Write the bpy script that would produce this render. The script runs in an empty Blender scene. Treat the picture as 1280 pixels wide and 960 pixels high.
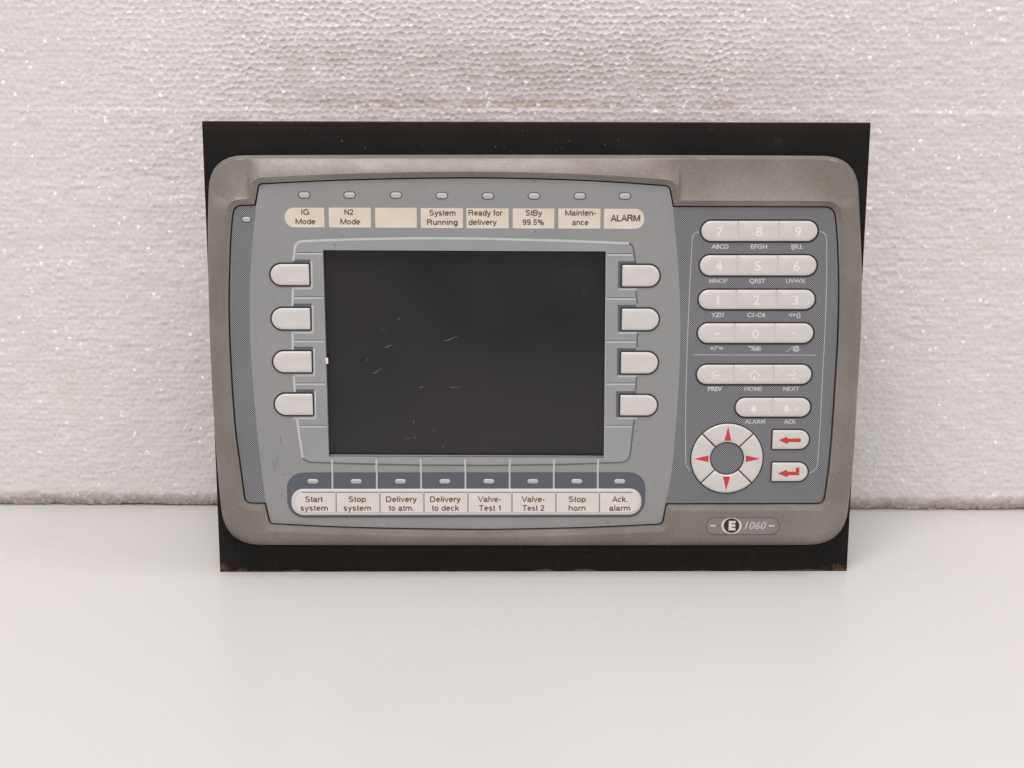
import bpy, math, random
import numpy as np
from mathutils import Vector
from mathutils.geometry import tessellate_polygon

# ------------------------------------------------------------------ camera, light, exposure
sc = bpy.context.scene
COL = sc.collection
F_PX, IMG_W, IMG_H = 2000.0, 1280.0, 960.0
CAM = np.array([-0.0201, -0.6668, 0.3083])
YAW, PITCH, ROLL = map(math.radians, (0.82, 18.12, 0.26))
LEAN = math.radians(5.0)
PLATE_W, PLATE_H = 0.286, 0.2028

def cam_axes():
    cy, sy, cp, sp = math.cos(YAW), math.sin(YAW), math.cos(PITCH), math.sin(PITCH)
    f = np.array([sy*cp, cy*cp, -sp]); rt = np.array([cy, -sy, 0.0]); up = np.cross(rt, f)
    c, s = math.cos(ROLL), math.sin(ROLL)
    return c*rt + s*up, -s*rt + c*up, f
RT, UP, FW = cam_axes()
cam_d = bpy.data.cameras.new('camera'); cam = bpy.data.objects.new('camera', cam_d); COL.objects.link(cam)
cam_d.sensor_width = 36.0; cam_d.lens = 36.0*F_PX/IMG_W
cam_d.clip_start = 0.01; cam_d.clip_end = 50
from mathutils import Matrix
m = Matrix.Identity(4)
for i in range(3):
    m[i][0], m[i][1], m[i][2], m[i][3] = RT[i], UP[i], -FW[i], CAM[i]
cam.matrix_world = m
sc.camera = cam

world = bpy.data.worlds.new('World'); sc.world = world; world.use_nodes = True
bg = world.node_tree.nodes['Background']
bg.inputs['Strength'].default_value = 0.65
_t = world.node_tree; _g = _t.nodes.new('ShaderNodeTexCoord'); _s = _t.nodes.new('ShaderNodeSeparateXYZ')   # room: pale ceiling, duller walls and floor
_t.links.new(_g.outputs['Generated'], _s.inputs[0]); _m = _t.nodes.new('ShaderNodeMath'); _m.operation = 'MULTIPLY_ADD'
_t.links.new(_s.outputs[2], _m.inputs[0]); _m.inputs[1].default_value = 0.5; _m.inputs[2].default_value = 0.5
_r = _t.nodes.new('ShaderNodeValToRGB'); _t.links.new(_m.outputs[0], _r.inputs[0]); _t.links.new(_r.outputs[0], bg.inputs[0])
_r.color_ramp.elements[0].position = 0.40; _r.color_ramp.elements[0].color = (0.50, 0.475, 0.465, 1)
_r.color_ramp.elements[1].position = 0.80; _r.color_ramp.elements[1].color = (1.0, 0.978, 0.966, 1)

def area(name, loc, target, sx, sy, power, col):
    d = bpy.data.lights.new(name, 'AREA'); d.shape = 'RECTANGLE'; d.size = sx; d.size_y = sy
    d.energy = power; d.color = col
    o = bpy.data.objects.new(name, d); COL.objects.link(o); o.location = loc
    o.rotation_euler = (Vector(target)-Vector(loc)).to_track_quat('-Z', 'Y').to_euler()
    return o
area('ceiling_lamp', (-0.22, -0.66, 1.68), (0, 0.0, 0.08), 0.9, 0.5, 15.8, (1.0, 0.965, 0.95))
area('ceiling_lamp', (0.95, -0.15, 1.65), (0, 0.05, 0.08), 0.5, 0.3, 5.0, (1.0, 0.965, 0.945))

vs = sc.view_settings
vs.view_transform = 'Standard'; vs.look = 'None'; vs.exposure = 0.10; vs.gamma = 1.0; vs.use_curve_mapping = False

# ------------------------------------------------------------------ geometry helpers
N_UP = np.array([0, math.sin(LEAN), math.cos(LEAN)]); N_OUT = np.array([0, -math.cos(LEAN), math.sin(LEAN)])
MM = 0.001
def at(pts, w=0.0):
    """points of the photograph -> (u, v) metres on the panel's own plane at height w above the plate"""
    p = np.atleast_2d(np.array(pts, float))
    d = FW[None]*F_PX + RT[None]*(p[:, :1]-IMG_W/2) - UP[None]*(p[:, 1:2]-IMG_H/2)
    o = N_OUT*w
    t = ((o-CAM) @ N_OUT)/(d @ N_OUT)
    h = CAM[None] + d*t[:, None] - o
    return np.stack([h[:, 0], h @ N_UP], 1)
def ground(px, py, z=0.0):
    d = FW*F_PX + RT*(px-IMG_W/2) - UP*(py-IMG_H/2)
    return CAM + d*((z-CAM[2])/d[2])

def path(items):
    """closed outline: (x, y, r) corners with a cut length r, (x, y) points passed smoothly"""
    n = len(items); ci = [i for i in range(n) if len(items[i]) == 3]
    sides = []
    for a, b in zip(ci, ci[1:]+[ci[0]+n]):
        P = [np.array(items[k % n][:2], float) for k in range(a, b+1)]
        if len(P) == 2: sides.append(np.array(P)); continue
        Q = [2*P[0]-P[1]]+P+[2*P[-1]-P[-2]]; out = []
        for k in range(1, len(Q)-2):
            for t in np.linspace(0, 1, 9)[:-1]:
                out.append(0.5*((2*Q[k])+(-Q[k-1]+Q[k+1])*t+(2*Q[k-1]-5*Q[k]+4*Q[k+1]-Q[k+2])*t*t+(-Q[k-1]+3*Q[k]-3*Q[k+1]+Q[k+2])*t**3))
        out.append(P[-1]); sides.append(np.array(out))
    def trim(S, r):
        if r <= 0: return S
        acc = 0
        for k in range(len(S)-1):
            L = np.linalg.norm(S[k+1]-S[k])
            if acc+L > r: return np.vstack([S[k]+(S[k+1]-S[k])*(r-acc)/L, S[k+1:]])
            acc += L
        return S[-1:]
    out = []
    for j, S in enumerate(sides):
        r0 = items[ci[j]][2]; r1 = items[ci[(j+1) % len(ci)]][2]
        T = trim(S, r0); T = trim(T[::-1], r1)[::-1]
        out.append(('s', T, r1, S[-1]))
    pts = []
    for j, (_, T, r1, C) in enumerate(out):
        pts += list(T)
        if r1 > 0:
            A, B = T[-1], out[(j+1) % len(out)][1][0]
            for t in np.linspace(0, 1, 9)[1:-1]:
                pts.append((1-t)**2*A+2*t*(1-t)*C+t*t*B)
    P = [pts[0]]
    for q in pts[1:]:
        if np.linalg.norm(q-P[-1]) > 1e-9: P.append(q)
    if np.linalg.norm(P[0]-P[-1]) < 1e-9: P.pop()
    return np.array(P)
def area2(P): x, y = P[:, 0], P[:, 1]; return np.sum(x*np.roll(y, -1)-np.roll(x, -1)*y)
def ccw(P): return P if area2(P) > 0 else P[::-1]
def offset(P, d):
    """outward by d (metres); P counter-clockwise"""
    e1 = P-np.roll(P, 1, 0); e2 = np.roll(P, -1, 0)-P
    n1 = np.stack([e1[:, 1], -e1[:, 0]], 1); n2 = np.stack([e2[:, 1], -e2[:, 0]], 1)
    n1 /= np.linalg.norm(n1, axis=1)[:, None]+1e-12; n2 /= np.linalg.norm(n2, axis=1)[:, None]+1e-12
    b = n1+n2; b /= np.linalg.norm(b, axis=1)[:, None]+1e-12
    c = np.clip(np.sum(b*n1, 1), 0.5, 1)
    return P+b*(d/c)[:, None]

class MB:
    def __init__(s): s.v = []; s.f = []
    def ring_stack(s, rings, cap=True, base=False):
        b = len(s.v); n = len(rings[0][0])
        for P, z in rings:
            for x, y in P: s.v.append((x, y, z))
        for k in range(len(rings)-1):
            for i in range(n):
                j = (i+1) % n
                s.f.append((b+k*n+i, b+k*n+j, b+(k+1)*n+j, b+(k+1)*n+i))
        if cap: s.f.append(tuple(b+(len(rings)-1)*n+i for i in range(n)))
        if base: s.f.append(tuple(b+n-1-i for i in range(n)))
        return s
    def prism(s, P, z0, z1, bev=0.0, base=False):
        P = ccw(np.array(P))
        if bev: return s.ring_stack([(P, z0), (P, z1-bev), (offset(P, -bev*0.35), z1-bev*0.3), (offset(P, -bev), z1)], base=base)
        return s.ring_stack([(P, z0), (P, z1)], base=base)
    def holed(s, P, holes, z0, z1):
        P = ccw(np.array(P)); H = [ccw(np.array(h))[::-1] for h in holes]
        loops = [[Vector((x, y, 0)) for x, y in L] for L in [P]+H]
        allp = np.vstack([P]+H); b = len(s.v); n = len(allp)
        for x, y in allp: s.v.append((x, y, z1))
        for x, y in allp: s.v.append((x, y, z0))
        for t in tessellate_polygon(loops):
            a = allp[list(t)]
            s.f.append(tuple(b+i for i in (t if area2(a) > 0 else t[::-1])))
        st = 0
        for L in [P]+H:
            k = len(L)
            for i in range(k):
                j = (i+1) % k
                s.f.append((b+n+st+i, b+n+st+j, b+st+j, b+st+i))
            st += k
        return s
    def stroke(s, pts, wid, z0, z1, closed=False):
        """a thin raised line through pts (metres)"""
        p = np.array(pts, float); n = len(p)
        T = np.gradient(p, axis=0) if not closed else np.roll(p, -1, 0)-np.roll(p, 1, 0)
        T /= np.linalg.norm(T, axis=1)[:, None]+1e-12
        Nn = np.stack([-T[:, 1], T[:, 0]], 1)*(np.reshape(wid, (-1, 1)) if np.ndim(wid) else wid)/2
        L, R = p+Nn, p-Nn; b = len(s.v)
        for i in range(n):
            for q, z in ((R[i], z0), (R[i], z1), (L[i], z1), (L[i], z0)): s.v.append((q[0], q[1], z))
        for i in range(n if closed else n-1):
            j = (i+1) % n
            for k in range(3):
                s.f.append((b+4*i+k, b+4*j+k, b+4*j+k+1, b+4*i+k+1))
        if not closed:
            s.f.append((b, b+1, b+2, b+3)); e = b+4*(n-1); s.f.append((e+3, e+2, e+1, e))
        return s
    def box(s, x0, x1, y0, y1, z0, z1):
        return s.prism([(x0, y0), (x1, y0), (x1, y1), (x0, y1)], z0, z1, 0, True)
    def build(s, name, mat, parent=None, smooth=False, label=None):
        v = np.array(s.v, float)
        c = (v.min(0)+v.max(0))/2
        me = bpy.data.meshes.new(name); me.from_pydata([tuple(q) for q in (v-c)], [], s.f); me.update()
        me.materials.append(mat)
        if smooth: me.shade_smooth()
        o = bpy.data.objects.new(name, me); COL.objects.link(o)
        if parent is not None:
            o.parent = parent; c = c-np.array(ORIG.get(parent.name, (0, 0, 0)))
        o.location = c
        ORIG[o.name] = tuple((v.min(0)+v.max(0))/2)
        if label: o['label'] = label
        return o
ORIG = {}

def rrect(u0, v0, u1, v1, rl, rr, n=9):
    """rectangle with rounded left end (rl) and right end (rr), metres"""
    pts = []
    for cx, cy, r, a0 in ((u1-rr, v0+rr, rr, -90), (u1-rr, v1-rr, rr, 0), (u0+rl, v1-rl, rl, 90), (u0+rl, v0+rl, rl, 180)):
        for k in range(n):
            a = math.radians(a0+90*k/(n-1)); pts.append((cx+r*math.cos(a), cy+r*math.sin(a)))
    P = [np.array(pts[0])]
    for q in pts[1:]:
        if np.hypot(*(np.array(q)-P[-1])) > 2e-6: P.append(np.array(q))
    if np.hypot(*(P[0]-P[-1])) < 2e-6: P.pop()
    return np.array(P)
def pbox(x0, y0, x1, y1, w):
    xm, ym = (x0+x1)/2, (y0+y1)/2
    return at((x0, ym), w)[0][0], at((xm, y1), w)[0][1], at((x1, ym), w)[0][0], at((xm, y0), w)[0][1]
def cap_shape(x0, y0, x1, y1, w, L=True, R=True, small=0.0004):
    u0, v0, u1, v1 = pbox(x0, y0, x1, y1, w); r = (v1-v0)/2-1e-6
    return rrect(u0, v0, u1, v1, r if L else small, r if R else small)

# ------------------------------------------------------------------ materials
def new_mat(name):
    mt = bpy.data.materials.new(name); mt.use_nodes = True
    nt = mt.node_tree; return mt, nt, nt.nodes['Principled BSDF']
def nd(nt, typ, **kw):
    n = nt.nodes.new(typ)
    for k, v in kw.items():
        if k.startswith('i_'): n.inputs[k[2:].replace('_', ' ')].default_value = v
        else: setattr(n, k, v)
    return n
def noise(nt, vec, scale, detail=4, rough=0.6):
    n = nd(nt, 'ShaderNodeTexNoise'); n.inputs['Scale'].default_value = scale
    n.inputs['Detail'].default_value = detail; n.inputs['Roughness'].default_value = rough
    nt.links.new(vec, n.inputs['Vector']); return n.outputs['Fac']
def ramp(nt, fac, stops):
    r = nd(nt, 'ShaderNodeValToRGB'); e = r.color_ramp.elements
    while len(e) < len(stops): e.new(0.5)
    for q, (p, c) in zip(e, stops):
        q.position = p; q.color = (*c, 1) if isinstance(c, tuple) else (c, c, c, 1)
    nt.links.new(fac, r.inputs[0]); return r.outputs[0]
def mix(nt, fac, a, b, mode='MIX'):
    n = nd(nt, 'ShaderNodeMix', data_type='RGBA', blend_type=mode)
    for s, v in ((n.inputs[0], fac), (n.inputs[6], a), (n.inputs[7], b)):
        if isinstance(v, (int, float)): s.default_value = v
        elif isinstance(v, tuple): s.default_value = (*v, 1)
        else: nt.links.new(v, s)
    return n.outputs[2]
def math_n(nt, op, a, b=0.0, c=0.0):
    n = nd(nt, 'ShaderNodeMath', operation=op)
    for s, v in zip(n.inputs, (a, b, c)):
        if isinstance(v, (int, float)): s.default_value = v
        else: nt.links.new(v, s)
    return n.outputs[0]
def bump(nt, bs, h, strength, dist):
    b = nd(nt, 'ShaderNodeBump'); b.inputs['Strength'].default_value = strength; b.inputs['Distance'].default_value = dist
    nt.links.new(h, b.inputs['Height']); nt.links.new(b.outputs[0], bs.inputs['Normal'])
def ocoord(nt): return nd(nt, 'ShaderNodeTexCoord').outputs['Object']

def plain(name, col, rough=0.5, var=0.08, scale=150, spec=0.5, grain=0.0):
    mt, nt, b = new_mat(name); v = ocoord(nt)
    f = noise(nt, v, scale, 5)
    lo = tuple(c*(1-var) for c in col); hi = tuple(min(1, c*(1+var)) for c in col)
    nt.links.new(ramp(nt, f, [(0.3, lo), (0.7, hi)]), b.inputs['Base Color'])
    b.inputs['Roughness'].default_value = rough; b.inputs['Specular IOR Level'].default_value = spec
    if grain: bump(nt, b, noise(nt, v, 2500, 3), grain, 0.0002)
    return mt

M_led = plain('clear_lens', (0.56, 0.54, 0.54), 0.3)
M_outline = plain('dark_outline', (0.032, 0.027, 0.030), 0.5)
M_white = plain('white_print', (0.56, 0.56, 0.57), 0.45, 0.05)
M_white_soft = plain('faint_white_print', (0.84, 0.82, 0.80), 0.5, 0.03)
M_caption = plain('caption_print', (0.60, 0.60, 0.60), 0.5, 0.04)
M_fine = plain('fine_line_print', (0.46, 0.47, 0.49), 0.5, 0.1)
M_thin = plain('grey_line_print', (0.11, 0.11, 0.125), 0.5, 0.1)
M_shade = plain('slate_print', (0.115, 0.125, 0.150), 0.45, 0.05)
M_slate = plain('slate_band', (0.108, 0.116, 0.138), 0.42, 0.05, 60)
M_red = plain('red_print', (0.60, 0.045, 0.04), 0.45, 0.06)
M_ink = plain('brown_ink', (0.150, 0.100, 0.073), 0.6, 0.1)
M_black = plain('black_gasket', (0.012, 0.010, 0.010), 0.6)
M_badge = plain('badge_grey', (0.235, 0.222, 0.215), 0.4, 0.05)
M_badgeblk = plain('badge_black', (0.025, 0.023, 0.018), 0.4)
M_badgewht = plain('badge_white', (0.72, 0.70, 0.64), 0.45)
M_silver = plain('badge_silver', (0.50, 0.49, 0.48), 0.4)
M_housing = plain('housing_metal', (0.30, 0.30, 0.31), 0.45, 0.1)
M_scratch = plain('scratch_white', (0.17, 0.167, 0.163), 0.7)
M_smudge = plain('scuff_dark', (0.20, 0.198, 0.20), 0.6)
M_chip = plain('chip_white', (0.85, 0.83, 0.80), 0.6)

def mat_key():
    mt, nt, b = new_mat('pale_key_plastic'); v = ocoord(nt)
    base = ramp(nt, noise(nt, v, 90, 3), [(0.3, (0.655, 0.625, 0.607)), (0.7, (0.715, 0.688, 0.668))])
    nt.links.new(base, b.inputs['Base Color']); b.inputs['Roughness'].default_value = 0.22
    return mt
M_key = mat_key()
def mat_card(name, a, c2):
    mt, nt, b = new_mat(name); v = ocoord(nt)
    base = ramp(nt, noise(nt, v, 60, 3), [(0.3, a), (0.7, c2)])
    nt.links.new(base, b.inputs['Base Color']); b.inputs['Roughness'].default_value = 0.5
    return mt
M_card = mat_card('cream_card', (0.71, 0.615, 0.505), (0.79, 0.725, 0.64))
M_card2 = mat_card('yellowed_card', (0.73, 0.69, 0.63), (0.80, 0.76, 0.73))

def mat_foil():
    mt, nt, b = new_mat('grey_foil'); v = ocoord(nt)
    base = ramp(nt, noise(nt, v, 28, 4), [(0.3, (0.288, 0.290, 0.296)), (0.7, (0.320, 0.317, 0.318))])
    sp = ramp(nt, noise(nt, v, 420, 2), [(0.27, 0.0), (0.33, 1.0)])
    base = mix(nt, 0.25, base, mix(nt, 1.0, base, sp, 'MULTIPLY'))
    nt.links.new(base, b.inputs['Base Color']); b.inputs['Roughness'].default_value = 0.42
    bump(nt, b, noise(nt, v, 1800, 3), 0.12, 0.0002)
    return mt
M_foil = mat_foil()
def mat_foil2():
    mt, nt, b = new_mat('cool_grey_foil'); v = ocoord(nt)
    base = ramp(nt, noise(nt, v, 40, 4), [(0.3, (0.318, 0.324, 0.340)), (0.7, (0.352, 0.354, 0.362))])
    nt.links.new(base, b.inputs['Base Color']); b.inputs['Roughness'].default_value = 0.4
    bump(nt, b, noise(nt, v, 1800, 3), 0.1, 0.0002)
    return mt
M_foil2 = mat_foil2()
def mat_weave():
    mt, nt, b = new_mat('woven_pattern_foil'); v = ocoord(nt)
    s = nd(nt, 'ShaderNodeSeparateXYZ'); nt.links.new(v, s.inputs[0])
    P = 0.00094
    cx = math_n(nt, 'COSINE', math_n(nt, 'MULTIPLY', s.outputs[0], 2*math.pi/P))
    cy = math_n(nt, 'COSINE', math_n(nt, 'MULTIPLY', s.outputs[1], 2*math.pi/P))
    c = math_n(nt, 'MULTIPLY_ADD', math_n(nt, 'MULTIPLY', cx, cy), 0.62, 0.5)
    col = ramp(nt, c, [(0.15, (0.038, 0.042, 0.055)), (0.85, (0.362, 0.362, 0.372))])
    col = mix(nt, 1.0, col, ramp(nt, noise(nt, v, 30, 4), [(0.3, 0.88), (0.7, 1.0)]), 'MULTIPLY')
    nt.links.new(col, b.inputs['Base Color']); b.inputs['Roughness'].default_value = 0.45
    return mt
M_weave = mat_weave()
def mat_bezel():
    mt, nt, b = new_mat('warm_grey_paint'); v = ocoord(nt)
    big = ramp(nt, noise(nt, v, 22, 5), [(0.30, (0.200, 0.172, 0.148)), (0.52, (0.238, 0.213, 0.192)), (0.72, (0.280, 0.262, 0.245))])
    fl = ramp(nt, noise(nt, v, 1500, 2, 0.8), [(0.35, 0.86), (0.65, 1.12)])
    c = mix(nt, 1.0, big, fl, 'MULTIPLY')
    st = ramp(nt, noise(nt, v, 75, 6, 0.75), [(0.56, 0.0), (0.76, 0.38)])
    c = mix(nt, st, c, (0.165, 0.135, 0.112))
    mp = nd(nt, 'ShaderNodeMapping'); mp.inputs['Scale'].default_value = (0.25, 3.5, 1); mp.inputs['Rotation'].default_value = (0, 0, 0.2)
    nt.links.new(v, mp.inputs['Vector'])
    sc_ = ramp(nt, noise(nt, mp.outputs[0], 220, 4, 0.8), [(0.70, 0.0), (0.78, 0.35)])
    c = mix(nt, sc_, c, (0.40, 0.38, 0.36))
    nt.links.new(c, b.inputs['Base Color'])
    b.inputs['Metallic'].default_value = 0.15
    nt.links.new(ramp(nt, noise(nt, v, 50, 4), [(0.3, 0.36), (0.7, 0.52)]), b.inputs['Roughness'])
    bump(nt, b, noise(nt, v, 1600, 3), 0.2, 0.0002)
    return mt
M_bezel = mat_bezel()
def mat_plate():
    mt, nt, b = new_mat('black_steel'); v = ocoord(nt)
    s = nd(nt, 'ShaderNodeSeparateXYZ'); nt.links.new(v, s.inputs[0])
    c = ramp(nt, noise(nt, v, 35, 5), [(0.3, (0.0075, 0.0070, 0.0066)), (0.75, (0.0135, 0.0118, 0.0110))])
    sp = ramp(nt, noise(nt, v, 700, 2), [(0.715, 0.0), (0.76, 0.9)])
    c = mix(nt, sp, c, (0.17, 0.165, 0.16))
    sm = ramp(nt, noise(nt, v, 55, 6, 0.7), [(0.60, 0.0), (0.78, 0.22)])
    c = mix(nt, sm, c, (0.12, 0.115, 0.11))
    te = math_n(nt, 'MULTIPLY_ADD', s.outputs[1], 1/0.005, -(PLATE_H/2)/0.005+1.0)
    te = math_n(nt, 'MULTIPLY', math_n(nt, 'MAXIMUM', te, 0.0), noise(nt, v, 40, 5))
    c = mix(nt, te, c, (0.034, 0.018, 0.015))
    # rust at the lower corners and along the bottom edge
    ax = math_n(nt, 'ABSOLUTE', s.outputs[0])
    dx = math_n(nt, 'MULTIPLY', math_n(nt, 'SUBTRACT', PLATE_W/2, ax), 1/0.050)
    dy = math_n(nt, 'MULTIPLY', math_n(nt, 'ADD', s.outputs[1], PLATE_H/2), 1/0.016)
    d = math_n(nt, 'ADD', math_n(nt, 'ADD', dx, dy), math_n(nt, 'MULTIPLY', noise(nt, v, 260, 5), 1.3))
    c = mix(nt, ramp(nt, d, [(0.75, 0.85), (1.25/1.3, 0.0)]), c, (0.12, 0.055, 0.033))
    e = math_n(nt, 'ADD', math_n(nt, 'MULTIPLY', dy, 4.5), math_n(nt, 'MULTIPLY', noise(nt, v, 60, 5), 1.6))
    c = mix(nt, ramp(nt, e, [(0.80, 0.7), (0.98, 0.0)]), c, (0.14, 0.11, 0.09))
    nt.links.new(c, b.inputs['Base Color']); b.inputs['Roughness'].default_value = 0.55
    b.inputs['Specular IOR Level'].default_value = 0.18
    bump(nt, b, noise(nt, v, 900, 3), 0.15, 0.0003)
    return mt
M_plate = mat_plate()
def mat_screen():
    mt, nt, b = new_mat('dark_display_glass'); v = ocoord(nt)
    c = ramp(nt, noise(nt, v, 11, 2), [(0.32, (0.0085, 0.0088, 0.0082)), (0.50, (0.0175, 0.0180, 0.0165)), (0.70, (0.0250, 0.0195, 0.0205))])
    nt.links.new(c, b.inputs['Base Color']); b.inputs['Roughness'].default_value = 0.24
    b.inputs['Specular IOR Level'].default_value = 0.5
    return mt
M_screen = mat_screen()
def mat_table():
    mt, nt, b = new_mat('white_laminate'); v = ocoord(nt)
    c = ramp(nt, noise(nt, v, 5, 4), [(0.3, (0.655, 0.645, 0.634)), (0.7, (0.678, 0.662, 0.653))])
    sp = ramp(nt, noise(nt, v, 260, 2), [(0.80, 0.0), (0.83, 0.5)])
    c = mix(nt, sp, c, (0.55, 0.50, 0.47))
    nt.links.new(c, b.inputs['Base Color'])
    nt.links.new(ramp(nt, noise(nt, v, 12, 3), [(0.3, 0.24), (0.7, 0.36)]), b.inputs['Roughness'])
    bump(nt, b, noise(nt, v, 1400, 2), 0.05, 0.0001)
    return mt
M_table = mat_table()
def mat_foam():
    mt, nt, b = new_mat('white_polystyrene'); v = ocoord(nt)
    s = nd(nt, 'ShaderNodeSeparateXYZ'); nt.links.new(v, s.inputs[0])
    c = ramp(nt, noise(nt, v, 9, 4), [(0.30, (0.800, 0.752, 0.738)), (0.50, (0.825, 0.766, 0.764)), (0.72, (0.805, 0.775, 0.752))])
    st = ramp(nt, noise(nt, v, 26, 5, 0.7), [(0.60, 0.0), (0.80, 0.55)])
    c = mix(nt, st, c, (0.66, 0.585, 0.50))
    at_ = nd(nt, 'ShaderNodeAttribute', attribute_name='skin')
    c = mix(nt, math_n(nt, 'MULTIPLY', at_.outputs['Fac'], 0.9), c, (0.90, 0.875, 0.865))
    at2 = nd(nt, 'ShaderNodeAttribute', attribute_name='grime')
    c = mix(nt, math_n(nt, 'MULTIPLY', at2.outputs['Fac'], 0.75), c, (0.64, 0.51, 0.41))
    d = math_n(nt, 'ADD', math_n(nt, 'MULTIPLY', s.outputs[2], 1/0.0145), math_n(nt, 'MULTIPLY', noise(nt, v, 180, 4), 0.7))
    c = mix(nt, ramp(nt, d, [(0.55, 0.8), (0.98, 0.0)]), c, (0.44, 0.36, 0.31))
    vo = nd(nt, 'ShaderNodeTexVoronoi'); vo.inputs['Scale'].default_value = 760; nt.links.new(v, vo.inputs['Vector'])
    vm = nd(nt, 'ShaderNodeVectorMath', operation='MULTIPLY_ADD'); nt.links.new(vo.outputs['Color'], vm.inputs[0])
    vm.inputs[1].default_value = (2.0, 2.0, 2.0); vm.inputs[2].default_value = (-1.0, -1.0, -1.0)
    ge = nd(nt, 'ShaderNodeNewGeometry')
    va = nd(nt, 'ShaderNodeVectorMath', operation='ADD'); nt.links.new(vm.outputs[0], va.inputs[0]); nt.links.new(ge.outputs['Normal'], va.inputs[1])
    vn = nd(nt, 'ShaderNodeVectorMath', operation='NORMALIZE'); nt.links.new(va.outputs[0], vn.inputs[0])
    nt.links.new(vn.outputs[0], b.inputs['Coat Normal']); b.inputs['Coat Weight'].default_value = 1.0; b.inputs['Coat Roughness'].default_value = 0.25
    nt.links.new(c, b.inputs['Base Color'])
    nt.links.new(ramp(nt, noise(nt, v, 420, 2), [(0.35, 0.22), (0.6, 0.5)]), b.inputs['Roughness'])
    b.inputs['Specular IOR Level'].default_value = 0.6
    bump(nt, b, noise(nt, v, 900, 3), 0.35, 0.0003)
    return mt
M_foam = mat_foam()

# ------------------------------------------------------------------ setting: table
t = MB()
x0, x1, y0, y1 = -0.9, 0.9, -0.62, 0.48
t.v = [(x0, y0, -0.028), (x1, y0, -0.028), (x1, y1, -0.028), (x0, y1, -0.028), (x0, y0, -0.001), (x1, y0, -0.001), (x1, y1, -0.001), (x0, y1, -0.001),
       (x0+.001, y0+.001, 0), (x1-.001, y0+.001, 0), (x1-.001, y1-.001, 0), (x0+.001, y1-.001, 0)]
t.f = [(3, 2, 1, 0), (8, 9, 10, 11)]+[(a+k, (a+1) % 4+k, (a+1) % 4+4+k, a+4+k) for k in (0, 4) for a in range(4)]
tab = t.build('tabletop', M_table); tab['kind'] = 'structure'
tab['label'] = 'smooth white laminate tabletop under the control panel and foam block'

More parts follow.
